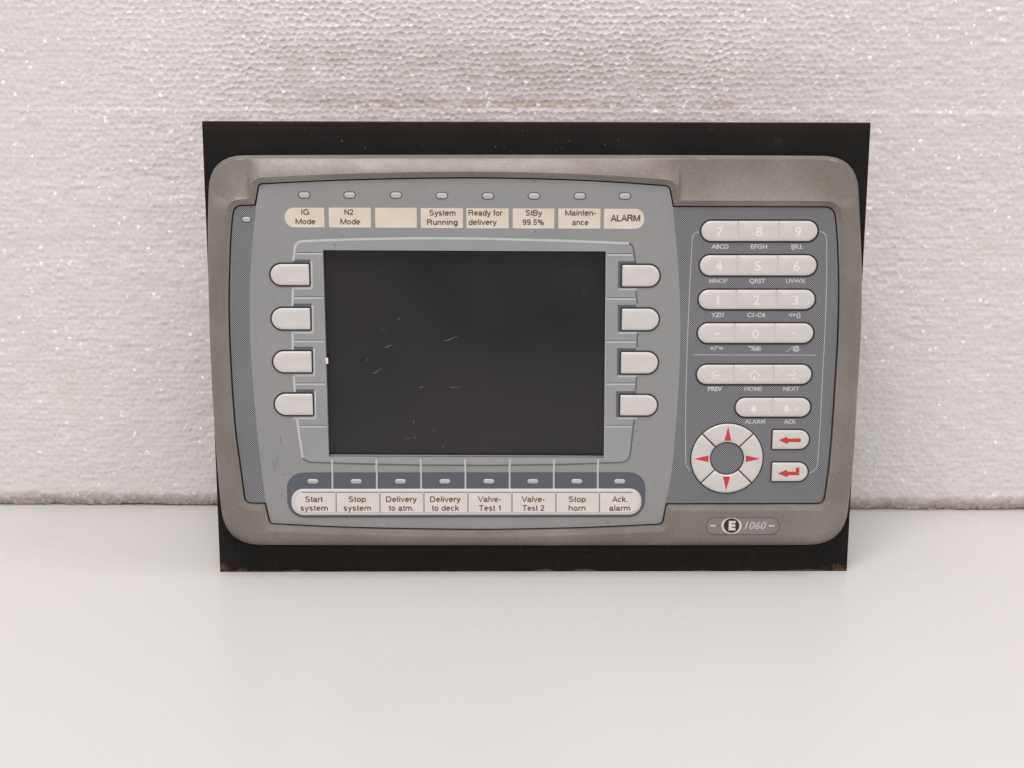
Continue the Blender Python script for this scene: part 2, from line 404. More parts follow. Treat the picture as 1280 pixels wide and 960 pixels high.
# ------------------------------------------------------------------ foam block
def build_foam():
    rng = np.random.default_rng(7)
    A, B = ground(0, 630.5), ground(1280, 637)
    yaw = math.atan2(B[1]-A[1], B[0]-A[0]); c0 = (A+B)/2
    hx = np.concatenate([np.linspace(-0.62, -0.285, 130)[:-1], np.linspace(-0.285, 0.285, 1440), np.linspace(0.285, 0.62, 130)[1:]])
    hz = np.concatenate([np.linspace(0, 0.258, 620), np.linspace(0.258, 0.48, 80)[1:]])
    X, Z = np.meshgrid(hx, hz)
    nx, nz = len(hx), len(hz)
    def cells(px, pz, s, seed):
        gx, gz = int(1.4/s)+4, int(0.7/s)+4
        r = np.random.default_rng(seed)
        jx, jz, amp, tx, tz = (r.random((gx, gz)) for _ in range(5))
        x = px/s+gx/2; z = pz/s+2
        ix, iz = np.floor(x).astype(int), np.floor(z).astype(int)
        f1 = np.full(x.shape, 9.0); f2 = np.full(x.shape, 9.0)
        am = np.zeros(x.shape); ddx = np.zeros(x.shape); ddz = np.zeros(x.shape); t1 = np.zeros(x.shape); t2 = np.zeros(x.shape)
        for a in (-2, -1, 0, 1):
            for b_ in (-1, 0, 1):
                cx, cz = np.clip(ix+a, 0, gx-1), np.clip(iz+b_, 0, gz-1)
                dx = x-(cx+0.5*(cz % 2)+0.25+0.5*jx[cx, cz]); dz = z-(cz+0.25+0.5*jz[cx, cz])
                d = np.sqrt(dx*dx+dz*dz); near = d < f1
                f2 = np.where(near, f1, np.minimum(f2, d)); f1 = np.where(near, d, f1)
                am = np.where(near, amp[cx, cz], am); ddx = np.where(near, dx, ddx); ddz = np.where(near, dz, ddz)
                t1 = np.where(near, tx[cx, cz], t1); t2 = np.where(near, tz[cx, cz], t2)
        return f1, f2, am, ddx, ddz, t1, t2
    def vnoise(px, pz, s, seed):
        r = np.random.default_rng(seed); g = r.random((int(1.6/s)+6, int(1.0/s)+6))
        x = px/s+int(0.8/s)+2; z = pz/s+2
        ix, iz = np.floor(x).astype(int), np.floor(z).astype(int); fx, fz = x-ix, z-iz
        fx = fx*fx*(3-2*fx); fz = fz*fz*(3-2*fz)
        return (g[ix, iz]*(1-fx)+g[ix+1, iz]*fx)*(1-fz)+(g[ix, iz+1]*(1-fx)+g[ix+1, iz+1]*fx)*fz
    warp = (vnoise(X, Z, 0.006, 3)-0.5)*0.0016
    f1, f2, am, dx, dz, t1, t2 = cells(X+warp, (Z-warp)*1.22, 0.00335, 11)
    edge = np.clip((f2-f1)/0.30, 0, 1)
    # beads stand open towards the upper middle, smeared flat elsewhere
    openm = np.exp(-(((X+0.02)/0.17)**4+(np.clip(0.235-Z, 0, 1)/0.055)**2))
    amp = 0.00013+0.00010*openm
    amp *= 0.6+0.8*vnoise(X, Z, 0.03, 5)
    pit = -(1-np.clip(f1/0.62, 0, 1)**2)*(0.25+0.9*am)
    D = amp*pit*1.25                                   # hollow beads
    D += amp*(0.9-0.5*openm)*np.where(t1 > 0.55, 1.0, 0.25)*((t1-0.5)*dx+(t2-0.5)*dz*1.4)
    D += (1-edge)**1.5*0.00012*(0.5+1.3*openm)               # raised skins between beads
    big = (vnoise(X, Z, 0.011, 9)-0.5)*0.0005+(vnoise(X, Z, 0.05, 10)-0.5)*0.0012
    D += (vnoise(X*0.5, Z, 0.0022, 91)-0.5)*0.00034*(1-0.9*openm)
    D += big
    # saw marks: shallow steps running along the block
    def zat(py):
        P_ = CAM; d_ = FW*F_PX-UP*(py-IMG_H/2); return float(P_[2]+d_[2]*(c0[1]-P_[1])/d_[1])
    zA, zB = zat(136.5), zat(229)
    for zs, h in ((zA, 0.00022), (zB, 0.00016)):
        zz = Z-zs-0.0006*(vnoise(X, Z*0, 0.08, 21)-0.5)-0.0015*(X*0)
        D += h*(1/(1+np.exp(np.clip(zz/0.00035, -30, 30))))*np.exp(-np.clip(-zz, 0, 1)/0.012)*(0.4+0.9*vnoise(X, Z*0, 0.07, 33))
    # torn lower edge curling under
    q = np.clip(1-Z/0.0072, 0, 1)
    D -= q**1.4*(0.0022+0.0016*vnoise(X, Z*0, 0.012, 41))
    lump = np.clip(1-Z/0.0085, 0, 1)
    D += lump*((am-0.5)*0.0013-(1-edge)**2*0.0008+0.0004*(t1-.5))
    Zo = Z.copy()
    base = 0.0008*np.clip(vnoise(X, Z*0, 0.045, 51)-0.45, 0, 1)
    Zo += base*np.clip(1-Z/0.004, 0, 1)
    Y = -D
    co = np.stack([X, Y, Zo], -1).reshape(-1, 3)
    i = np.arange(nx-1)[None, :]+np.arange(nz-1)[:, None]*nx
    quads = np.stack([i, i+1, i+1+nx, i+nx], -1).reshape(-1, 4)
    # back, top, sides
    n0 = len(co); T = 0.10
    idx_b = np.arange(nx); idx_t = np.arange(nx)+(nz-1)*nx; idx_l = np.arange(nz)*nx; idx_r = idx_l+nx-1
    def back(ix):
        p = co[ix].copy(); p[:, 1] = T; return p
    bb, bt, bl, br = back(idx_b), back(idx_t), back(idx_l), back(idx_r)
    extra = np.vstack([bb, bt, bl, br]); offs = np.cumsum([0, nx, nx, nz])+n0
    q2 = []
    k = np.arange(nx-1)
    q2.append(np.stack([idx_b[k+1], idx_b[k], offs[0]+k, offs[0]+k+1], -1))
    q2.append(np.stack([idx_t[k], idx_t[k+1], offs[1]+k+1, offs[1]+k], -1))
    k = np.arange(nz-1)
    q2.append(np.stack([idx_l[k], idx_l[k+1], offs[2]+k+1, offs[2]+k], -1))
    q2.append(np.stack([idx_r[k+1], idx_r[k], offs[3]+k, offs[3]+k+1], -1))
    q2.append(np.array([[offs[0]+nx-1, offs[0], offs[1], offs[1]+nx-1]]))
    co = np.vstack([co, extra]); quads = np.vstack([quads]+q2).astype(np.int32)
    me = bpy.data.meshes.new('foam_block')
    me.vertices.add(len(co)); me.vertices.foreach_set('co', co.astype(np.float32).ravel())
    me.loops.add(quads.size); me.loops.foreach_set('vertex_index', quads.ravel())
    me.polygons.add(len(quads)); me.polygons.foreach_set('loop_start', np.arange(0, quads.size, 4, dtype=np.int32))
    me.polygons.foreach_set('use_smooth', np.concatenate([np.ones(len(quads)-1, bool), [False]]))
    me.update(calc_edges=True); me.validate()
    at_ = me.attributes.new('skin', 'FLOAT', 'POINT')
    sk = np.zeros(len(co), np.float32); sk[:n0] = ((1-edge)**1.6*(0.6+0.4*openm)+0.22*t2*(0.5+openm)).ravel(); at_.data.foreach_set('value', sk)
    at2 = me.attributes.new('grime', 'FLOAT', 'POINT')
    gr = np.zeros(len(co), np.float32)
    blot = np.clip((vnoise(X*0.45, Z, 0.0045, 61)*0.6+vnoise(X*0.6, Z, 0.0017, 62)*0.5-0.42)*3.0, 0, 1)
    along = np.exp(-(((X+0.0)/0.125)**4))
    bandm = 0.95*np.exp(-((Z-zA-0.0028)/0.0022)**2)*(Z > zA-0.0004)+0.42*np.exp(-((Z-zA-0.022)/0.009)**2)+0.25*np.exp(-((Z-zA-0.010)/0.01)**2)
    gr[:n0] = (blot*along*bandm).ravel(); at2.data.foreach_set('value', gr)
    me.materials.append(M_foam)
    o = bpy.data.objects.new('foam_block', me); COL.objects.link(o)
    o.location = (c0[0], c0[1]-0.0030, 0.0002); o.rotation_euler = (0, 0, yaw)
    o['label'] = 'white polystyrene foam block with beaded face standing behind the panel'
    o['category'] = 'foam block'
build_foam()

# ------------------------------------------------------------------ the operator panel
root = bpy.data.objects.new('operator_panel', None); COL.objects.link(root)
root.rotation_euler = (math.pi/2-LEAN, 0, 0)
root['label'] = 'grey industrial operator panel with dark screen and keypad on black steel plate'
root['category'] = 'control panel'
root.empty_display_size = 0.05

# text -----------------------------------------------------------------------
def glyphs(body, bold=0.0, shear=0.0):
    bold = min(bold, 0.003) if 'M' in body or 'N' in body or 'W' in body else bold
    cu = bpy.data.curves.new('lettering', 'FONT'); cu.body = body; cu.size = 1.0; cu.offset = bold; cu.shear = shear
    cu.resolution_u = 3; cu.align_x = 'LEFT'
    o = bpy.data.objects.new('lettering_source', cu); COL.objects.link(o)
    dg = bpy.context.evaluated_depsgraph_get(); dg.update()
    me = bpy.data.meshes.new_from_object(o.evaluated_get(dg))
    v = np.array([q.co[:] for q in me.vertices]); f = [tuple(p.vertices) for p in me.polygons]
    bpy.data.objects.remove(o); bpy.data.curves.remove(cu); bpy.data.meshes.remove(me)
    return v, f
_H = glyphs('H')[0]; CAPH = _H[:, 1].max()
def arc(cx, cy, rx, ry, a0, a1, n=12): return [(cx+rx*math.cos(math.radians(a)), cy+ry*math.sin(math.radians(a))) for a in np.linspace(a0, a1, n)]
_bowl = arc(.38, .365, .25, .31, 0, 360, 20)
SANS = {' ': (.38, []), 'I': (.38, [[(.19, 0), (.19, 1)]]), 'l': (.31, [[(.155, 0), (.155, 1)]]), 'i': (.31, [[(.155, 0), (.155, .73)], [(.155, .88), (.155, 1)]]),
 'G': (1.08, [arc(.54, .5, .42, .44, 40, 340, 22)+[(.94, .47)], [(.62, .47), (.96, .47)], [(.94, .47), (.94, 0)]]),
 'M': (1.16, [[(.14, 0), (.14, 1)], [(.16, .98), (.58, .06), (1.0, .98)], [(1.02, 0), (1.02, 1)]]), 'N': (1.0, [[(.15, 0), (.15, 1)], [(.17, .95), (.83, .05)], [(.85, 0), (.85, 1)]]),
 'o': (.77, [_bowl]), 'd': (.77, [_bowl, [(.66, 0), (.66, 1)]]), 'a': (.74, [arc(.33, .5, .22, .18, 170, 20, 8)+[(.56, .45), (.56, .12), (.62, .03), (.7, .05)], [(.56, .42)]+[(.42, .38)]+arc(.29, .21, .2, .16, 90, 330, 12)+[(.56, .2)]]),
 'e': (.77, [[(.13, .39), (.63, .39)]+arc(.38, .365, .25, .31, 5, 318, 18)]), 'c': (.69, [arc(.37, .365, .25, .31, 48, 312, 16)]),
 '2': (.77, [arc(.38, .70, .25, .25, 165, -25, 10)+[(.5, .45), (.22, .22), (.12, .06)], [(.1, .06), (.68, .06)]]),
 'S': (.92, [arc(.46, .73, .30, .21, 25, 200, 10)+[(.3, .56), (.62, .46)]+arc(.46, .27, .33, .21, 30, -165, 12)]),
 's': (.69, [arc(.34, .53, .20, .14, 25, 215, 8)+[(.25, .41), (.45, .33)]+arc(.34, .2, .22, .14, 40, -165, 10)]),
 'y': (.69, [[(.08, .73), (.35, .08)], [(.62, .73), (.32, -.08), (.24, -.2), (.1, -.2)]]), 't': (.40, [[(.2, .94), (.2, .14), (.26, .05), (.37, .06)], [(.05, .68), (.36, .68)]]),
 'm': (1.16, [[(.14, 0), (.14, .73)], [(.14, .42)]+arc(.36, .46, .21, .2, 160, 0, 8)+[(.58, 0)], [(.58, .42)]+arc(.8, .46, .21, .2, 160, 0, 8)+[(1.01, 0)]]),
 'n': (.77, [[(.14, 0), (.14, .73)], [(.14, .42)]+arc(.38, .44, .24, .22, 160, 0, 8)+[(.62, 0)]]), 'h': (.77, [[(.14, 0), (.14, 1)], [(.14, .42)]+arc(.38, .44, .24, .22, 160, 0, 8)+[(.62, 0)]]),
 'u': (.77, [[(.63, 0), (.63, .73)], [(.15, .73)]+arc(.39, .29, .24, .22, 180, 340, 8)+[(.63, .35)]]), 'r': (.46, [[(.14, 0), (.14, .73)], [(.14, .4), (.2, .58), (.3, .66), (.44, .66)]]),
 'R': (1.0, [[(.15, 0), (.15, 1)], [(.15, .94), (.55, .94)]+arc(.58, .735, .24, .205, 90, -90, 10)+[(.15, .53)], [(.6, .53), (.76, .42), (.8, .1), (.86, 0)]]),
 'g': (.77, [_bowl, [(.65, .73), (.65, -.04), (.55, -.17), (.36, -.21), (.17, -.13)]]), 'f': (.40, [[(.2, 0), (.2, .82), (.27, .93), (.39, .93)], [(.04, .68), (.38, .68)]]),
 'p': (.77, [_bowl, [(.12, .73), (.12, -.2)]]), 'v': (.69, [[(.07, .73), (.345, .04), (.62, .73)]]), 'B': (.92, [[(.14, 0), (.14, 1)], [(.14, .94), (.5, .94)]+arc(.52, .74, .22, .2, 90, -90, 8)+[(.14, .54)], [(.5, .54)]+arc(.54, .3, .26, .24, 90, -90, 8)+[(.14, .06)]]),
 '9': (.77, [arc(.38, .68, .25, .26, 0, 360, 18), [(.63, .7), (.62, .35), (.52, .1), (.36, .05), (.16, .12)]]), '5': (.77, [[(.62, .94), (.22, .94), (.16, .48)]+arc(.38, .33, .25, .27, 140, -160, 14)]),
 '.': (.38, [[(.19, 0), (.19, .14)]]), '%': (1.23, [arc(.28, .72, .16, .22, 0, 360, 14), arc(.94, .27, .16, .22, 0, 360, 14), [(.42, 0), (.82, 1)]]), '-': (.46, [[(.07, .36), (.39, .36)]]),
 'A': (.92, [[(.06, 0), (.46, .98), (.86, 0)], [(.2, .33), (.72, .33)]]), 'L': (.78, [[(.15, 1), (.15, 0)], [(.15, .06), (.72, .06)]]),
 'D': (1.0, [[(.15, 0), (.15, 1)], [(.15, .94), (.45, .94)]+arc(.47, .5, .38, .44, 90, -90, 14)+[(.15, .06)]]), 'V': (.92, [[(.06, 1), (.46, .03), (.86, 1)]]),
 'T': (.85, [[(.425, 0), (.425, 1)], [(.05, .94), (.8, .94)]]), '1': (.77, [[(.42, 0), (.42, 1)], [(.18, .74), (.36, .8), (.42, .98)]]), 'k': (.69, [[(.13, 0), (.13, 1)], [(.15, .28), (.6, .73)], [(.3, .42), (.64, 0)]])}
def add_sans(mb, body, cx, base_y, width, cap, w, weight=0.15):
    (ua, va), (ub, vb) = at((cx-width/2, base_y), w)[0], at((cx+width/2, base_y), w)[0]
    vt = at((cx, base_y-cap), w)[0][1]; vm = (va+vb)/2; sy = vt-vm
    st = []; x = 0
    for ch in body:
        for pl_ in SANS[ch][1]: st.append([(x+a, b_) for a, b_ in pl_])
        x += SANS[ch][0]
    xs_ = [a for q in st for a, _ in q]; lo, hi = min(xs_)-weight/2, max(xs_)+weight/2
    sx = (ub-ua)/(hi-lo)
    for k_, q in enumerate(st):
        p = np.array([(ua+(a-lo)*sx, vm+b_*sy) for a, b_ in q]); p = np.array([p[0]]+[p[i] for i in range(1, len(p)) if np.linalg.norm(p[i]-p[i-1]) > 1e-7])
        sg = np.diff(p, axis=0); sg /= np.linalg.norm(sg, axis=1)[:, None]
        T = np.vstack([sg[:1], sg[1:]+sg[:-1], sg[-1:]])
        closed = np.linalg.norm(p[0]-p[-1]) < 1e-6
        if closed: T[0] = T[-1] = sg[0]+sg[-1]
        T /= np.linalg.norm(T, axis=1)[:, None]+1e-9
        cs = np.ones(len(p)); cs[1:-1] = np.clip(np.sum(T[1:-1]*sg[1:], 1), 0.6, 1)
        Nn = np.stack([-T[:, 1], T[:, 0]], 1)*(weight*(abs(sx)+sy)/4)/cs[:, None]
        z_ = w+k_*0.0015*MM; b_ = len(mb.v)
        for i in range(len(p)):
            for r in (p[i]-Nn[i], p[i]+Nn[i]): mb.v.append((r[0], r[1], z_))
        for i in range(len(p)-1): mb.f.append((b_+2*i, b_+2*i+2, b_+2*i+3, b_+2*i+1))
def add_text(mb, body, cx, base_y, width, cap, w, bold=0.015, shear=0.0):
    """cx, base_y, width, cap in photograph pixels; w height of the printed face"""
    thin = any(q in body for q in 'MNWV') and bold > 0.015
    v, f = glyphs(body, bold, shear)
    if len(v) == 0: return
    if thin:
        nv = len(v); v0 = v.copy(); f0 = list(f)
        for d_ in (-0.022, 0.022):
            v = np.vstack([v, v0+np.array([d_, 0, 0])]); f = f+[tuple(i+len(v)-nv for i in p) for p in f0]
    (ua, va), (ub, vb) = at((cx-width/2, base_y), w)[0], at((cx+width/2, base_y), w)[0]
    vt = at((cx, base_y-cap), w)[0][1]
    x0, x1 = v[:, 0].min(), v[:, 0].max()
    sx = (ub-ua)/(x1-x0); sy = (vt-(va+vb)/2)/CAPH
    b = len(mb.v); vm = (va+vb)/2
    for i_, q in enumerate(v): mb.v.append((ua+(q[0]-x0)*sx, vm+q[1]*sy, w+(0.002*MM*(i_//nv) if thin else 0)))
    for p in f:
        mb.f.append(tuple(b+i for i in p))

Z_FOIL = 5.8*MM; E = 0.05*MM

# plate, housing -------------------------------------------------------------
pl = MB().prism([(-PLATE_W/2, 0), (PLATE_W/2, 0), (PLATE_W/2, PLATE_H), (-PLATE_W/2, PLATE_H)], -3*MM, 0, 0.35*MM, True)
# plate origin must sit mid-height for its rust mask
pl.build('mounting_plate', M_plate, root)
hb = MB().prism(rrect(-0.128, 0.016, 0.128, 0.176, 0.003, 0.003), -0.050, -3.1*MM, 0, True)
hs = hb.build('rear_housing', M_housing, root)
for k in range(14):
    x = -0.1+k*0.0155
    MB().box(x, x+0.009, 0.1765, 0.1775, -0.042, -0.012).build('vent_rib', M_housing, hs)

# foil outline ----------------------------------------------------------------
TOP = [(324.5, 230.8, 3.5), (400, 227), (480, 224.6), (560, 223.3), (640, 223.7), (720, 226), (780, 229.2), (836, 233.3, 5)]
RSTEP = [(841, 259, 3)]
RIGHT = [(1041.5, 259.5, 11), (1045, 290), (1047.2, 340), (1047, 390), (1045.6, 430), (1042.6, 480), (1039.4, 530), (1035.2, 580), (1028.5, 628.6, 8)]
RSTEPB = [(832, 629, 4)]
BOT = [(827, 654.3, 5), (760, 657.4), (700, 659.4), (610, 660.9), (520, 660.1), (440, 658.4), (390, 656.3), (338.5, 653.6, 4)]
LSTEPB = [(332.5, 628.3, 4)]
LEFT = [(307.5, 628, 8), (301.2, 580), (295.8, 540), (291.8, 490), (288.6, 430), (287.4, 380), (288.2, 335), (290, 290), (293.5, 257.8, 9)]
LSTEP = [(319.5, 257.3, 3)]
outline_px = path(TOP+RSTEP+RIGHT+RSTEPB+BOT+LSTEPB+LEFT+LSTEP)
OUT = ccw(at(outline_px, Z_FOIL))
LB = [(320.0, 257.3), (315.9, 300), (313, 340), (312.1, 380), (312.6, 420), (314.8, 460), (318.2, 505), (323.2, 555), (328.2, 598), (332.5, 628.3)]
RB = [(841, 259), (845, 300), (848.1, 340), (850, 380), (850.3, 420), (849.3, 460), (847.2, 500), (844.2, 540), (840.6, 580), (836.8, 605), (832, 629)]
SCR_PX = [(403.6, 312.6), (757.4, 314.2), (755.0, 572.4), (411.0, 570.8)]
SCR = ccw(at(SCR_PX, Z_FOIL))
def poly(items): return ccw(at(path(items), Z_FOIL))
center = poly(TOP+[(841, 259, 0)]+RB[1:-1]+[(832, 629, 0)]+BOT+[(332.5, 628.3, 0)]+LB[1:-1][::-1]+[(320, 257.3, 0)])
left_p = poly(LEFT+[(320, 257.3, 0)]+LB[1:-1]+[(332.5, 628.3, 0)])
right_p = poly([(841, 259, 0)]+RIGHT+[(832, 629, 0)]+RB[1:-1][::-1])
MB().holed(center, [SCR], Z_FOIL-0.6*MM, Z_FOIL).build('display_foil', M_foil, root)
MB().prism(left_p, Z_FOIL-0.6*MM, Z_FOIL-0.02*MM).build('patterned_strip', M_weave, root)
kf = MB().prism(right_p, Z_FOIL-0.6*MM, Z_FOIL-0.02*MM).build('keypad_foil', M_weave, root)
MB().holed(offset(OUT, 0.5*MM), [SCR], 4.2*MM, 4.9*MM).build('gasket', M_black, root)

# bezel -----------------------------------------------------------------------
def seg_dist(P, Q):
    best = np.full(len(P), 1e9)
    A = Q; B = np.roll(Q, -1, 0)
    for a, b in zip(A, B):
        ab = b-a; L = ab @ ab
        if L < 1e-16: continue
        tt = np.clip(((P-a) @ ab)/L, 0, 1)
        best = np.minimum(best, np.linalg.norm(P-(a+tt[:, None]*ab), axis=1))
    return best
def ray_hit(c, ang, Q):
    d = np.stack([np.cos(ang), np.sin(ang)], 1); out = np.full(len(ang), 0.0)
    for a, b in zip(Q, np.roll(Q, -1, 0)):
        e = b-a; den = d[:, 0]*(-e[1])+e[0]*d[:, 1]
        den = np.where(np.abs(den) < 1e-15, 1e-15, den)
        r = a-c
        tt = (r[0]*(-e[1])+e[0]*r[1])/den
        s = (d[:, 0]*r[1]-d[:, 1]*r[0])/den
        ok = (tt > 0) & (s >= -1e-7) & (s <= 1+1e-7)
        out = np.where(ok & (tt > out), tt, out)
    return c+d*out[:, None]
def build_bezel():
    Zo = 2.2*MM
    bo = path([(262, 195.0, 42), (400, 194.2), (660, 193.9), (900, 194.6), (1071, 195.6, 42), (1075.6, 290), (1077.4, 345), (1076.4, 410),
               (1071.2, 500), (1066.2, 580), (1055, 680.6, 44), (900, 681.2), (660, 681.6), (400, 681.2), (281.5, 680.6, 44), (273, 600), (267.2, 520), (262.6, 430), (260.2, 340), (259.8, 280)])
    OB = ccw(at(bo, Zo)); IN = offset(OUT, 0.62*MM)
    c = IN.mean(0)*0+np.array([at((664, 440), Z_FOIL)[0][0], at((664, 440), Z_FOIL)[0][1]])
    angs = [np.linspace(-np.pi, np.pi, 1500, endpoint=False)]
    for Q in (IN, OB): angs.append(np.arctan2(Q[:, 1]-c[1], Q[:, 0]-c[0]))
    ang = np.unique(np.round(np.concatenate(angs), 6))
    Po, Pi = ray_hit(c, ang, OB), ray_hit(c, ang, IN)
    n = len(ang)
    L = np.linalg.norm(Po-Pi, axis=1)
    dense = np.linspace(0, 1, 90)
    DD = np.stack([seg_dist(Po+(Pi-Po)*t_, IN) for t_ in dense], 0)
    tr = np.ones(n)*0.5
    for k_ in range(n):
        j_ = np.where(DD[:, k_] > 2.5*MM)[0]
        j_ = j_[-1] if len(j_) else 20
        a_, b_ = DD[j_, k_], DD[min(j_+1, 89), k_]
        tr[k_] = dense[j_]+(dense[1]*(a_-2.5*MM)/(a_-b_+1e-12) if a_ > b_ else 0)
    tr = np.clip(tr, 0.2, 0.93)
    ts = [0, 0.015, 0.035, 0.065, 0.10]+list(np.linspace(0.14, 0.99, 34))+[1.0]
    rings = [Po+(Pi-Po)*(tr*t_)[:, None] for t_ in ts]
    rings += [Po+(Pi-Po)*(tr+(1-tr)*t_)[:, None] for t_ in (0.06, 0.3, 0.6, 0.85, 0.96, 1.0)]
    ts = ts+[0]*6
    allp = np.vstack(rings)
    do, di = seg_dist(allp, OB), seg_dist(allp, IN)
    RW = 2.5*MM
    sm = lambda a, b, x: (lambda q: q*q*(3-2*q))(np.clip((x-a)/(b-a), 0, 1))
    vtop = np.clip((allp[:, 1]-0.115)/0.03, 0, 1)
    def height(di):
        dr = np.maximum(di-RW, 0); Dw = do+dr+1e-9; tt = np.clip(do/Dw, 0, 1)
        scoop = sm(8.6*MM, 10.8*MM, Dw)*vtop
        conv = np.sin(np.pi/2*tt)**0.85
        rim = sm(0, 1.2*MM, do)
        wide = 1-(1-np.clip(do/(7*MM), 0, 1))**2.2
        conv = conv*(1-sm(8*MM, 12*MM, Dw)*(1-vtop))+wide*sm(8*MM, 12*MM, Dw)*(1-vtop)
        lin = 0.30*rim+0.70*tt
        ctop = conv*(1-0.75*vtop)+lin*0.75*vtop
        sc_g = 0.34*rim+0.10*tt+0.56*tt**2.3
        return Zo+(7.9*MM-Zo)*(ctop*(1-scoop)+sc_g*scoop)
    uR, uL = at((848.5, 245), Z_FOIL)[0][0], at((313.0, 245), Z_FOIL)[0][0]
    def dist_part(keep):
        Q = IN[keep]; best = np.full(len(allp), 1e9)
        for a, b in zip(Q[:-1], Q[1:]):
            ab = b-a; L2 = ab @ ab
            t_ = np.clip(((allp-a) @ ab)/L2, 0, 1); best = np.minimum(best, np.linalg.norm(allp-(a+t_[:, None]*ab), axis=1))
        return best
    notchR, notchL = at((841.5, 258), Z_FOIL)[0], at((319, 257), Z_FOIL)[0]
    kR = (IN[:, 0] > notchR[0]+0.2*MM) & (IN[:, 1] > 0.1); kL = (IN[:, 0] < notchL[0]-0.2*MM) & (IN[:, 1] > 0.1)
    IR, IL = np.where(kR)[0], np.where(kL)[0]
    def order(ix):
        g_ = np.where(np.diff(ix) > 1)[0]
        return np.concatenate([ix[g_[0]+1:], ix[:g_[0]+1]]) if len(g_) else ix
    dR, dL = dist_part(order(IR)), dist_part(order(IL))
    # the scoops end in straight walls beside the raised middle
    mR = sm(uR-0.3*MM, uR+1.1*MM, allp[:, 0])*vtop; mL = sm(-uL-0.3*MM, -uL+1.6*MM, -allp[:, 0])*vtop
    z = height(di)*(1-mR-mL)+height(dR)*mR+height(dL)*mL
    k = np.clip(di/RW, 0, 1); zin = 6.95*MM-0.85*MM*vtop
    z = np.where(di < RW*1.02, np.minimum(z, zin+(7.9*MM-zin)*k), z)
    z[:n] = Zo
    mb = MB()
    mb.v = [(p[0], p[1], 0.0) for p in OB[:0]]
    v = [(p[0], p[1], 0.05*MM) for p in offset(Po, 0)]
    v += [(allp[i, 0], allp[i, 1], z[i]) for i in range(len(allp))]
    v += [(p[0], p[1], 4.6*MM) for p in Pi]
    nr = len(ts)+2
    f = []
    for r in range(nr-1):
        for i in range(n):
            j = (i+1) % n
            f.append((r*n+i, r*n+j, (r+1)*n+j, (r+1)*n+i))
    mb.v = v; mb.f = f
    o = mb.build('bezel', M_bezel, root, smooth=True)
    try: o.data.set_sharp_from_angle(angle=math.radians(26))
    except Exception: pass
    return o
bezel = build_bezel()

# display ---------------------------------------------------------------------
Zs = 2.2*MM
scr = offset(SCR, 1.2*MM)
screen = MB().prism(scr, Zs-1*MM, Zs).build('display_screen', M_screen, root)
# aperture wall: a slim frame round the recessed glass
MB().stroke(at([(757.9, 314.5), (755.6, 572)], Z_FOIL+0.1*MM), 0.3*MM, Z_FOIL, Z_FOIL+0.1*MM).build('window_edge', M_fine, root)
fr = MB().holed(offset(SCR, 0.9*MM), [offset(SCR, 0.01*MM)], Zs+0.02*MM, Z_FOIL-0.62*MM)
fr.build('window_frame', M_foil2, root)
for (a, b, wd) in (((554, 426.6), (573, 420.6), .28), ((480.6, 434.7), (491.5, 430.6), .30), ((465.5, 467.3), (478.5, 459.9), .30), ((496.5, 399), (501, 398.2), .28), ((524.5, 484), (530, 484), .30),
                   ((561, 484), (575, 484.4), .2), ((516.5, 524.5), (517.5, 530), .28), ((542, 537.6), (543, 539), .6), ((518, 545), (518.5, 549), .28), ((507, 548), (515, 548.2), .12),
                   ((552.5, 559.5), (557, 554), .14), ((457.5, 450.5), (460.5, 449), .18), ((475, 412.5), (484, 411.5), .09), ((729, 366), (730.5, 367), .3)):
    MB().stroke(at([a, (a[0]*.7+b[0]*.3, a[1]*.7+b[1]*.3+0.35), (a[0]*.4+b[0]*.6, a[1]*.4+b[1]*.6-0.3), b], Zs), np.array([.35, 1.3, .75, .25])*wd*MM, Zs+0.01*MM, Zs+0.03*MM).build('scratch', M_scratch, screen)
MB().prism(at([(406.5, 447.2), (410, 447), (410.3, 454), (408, 455), (407.2, 452)], Z_FOIL), Z_FOIL, Z_FOIL+0.12*MM).build('chipped_edge', M_chip, root)

# inner display border (cooler foil) -------------------------------------------
Z1 = Z_FOIL+E
LLINE = [(367.5, 308), (366.2, 340), (365.4, 380), (365.6, 430), (367.4, 480), (371, 521), (378.5, 573)]
border_px = path([(370.2, 302, 9), (440, 299.2), (520, 297.8), (600, 298.2), (700, 300.8), (789, 304.4, 7), (794.5, 330), (796.6, 372), (796.8, 426), (795.6, 480), (792.8, 525),
                  (788, 578, 10), (700, 580.6), (610, 581.8), (520, 581.3), (440, 579.6), (379.5, 577, 9), (371, 521), (367.4, 480), (365.6, 430), (365.4, 380), (366.2, 340)])
border = ccw(at(border_px, Z1))
MB().holed(border, [offset(SCR, 0.02*MM)], Z_FOIL-0.01*MM, Z1).build('display_border', M_foil2, root)

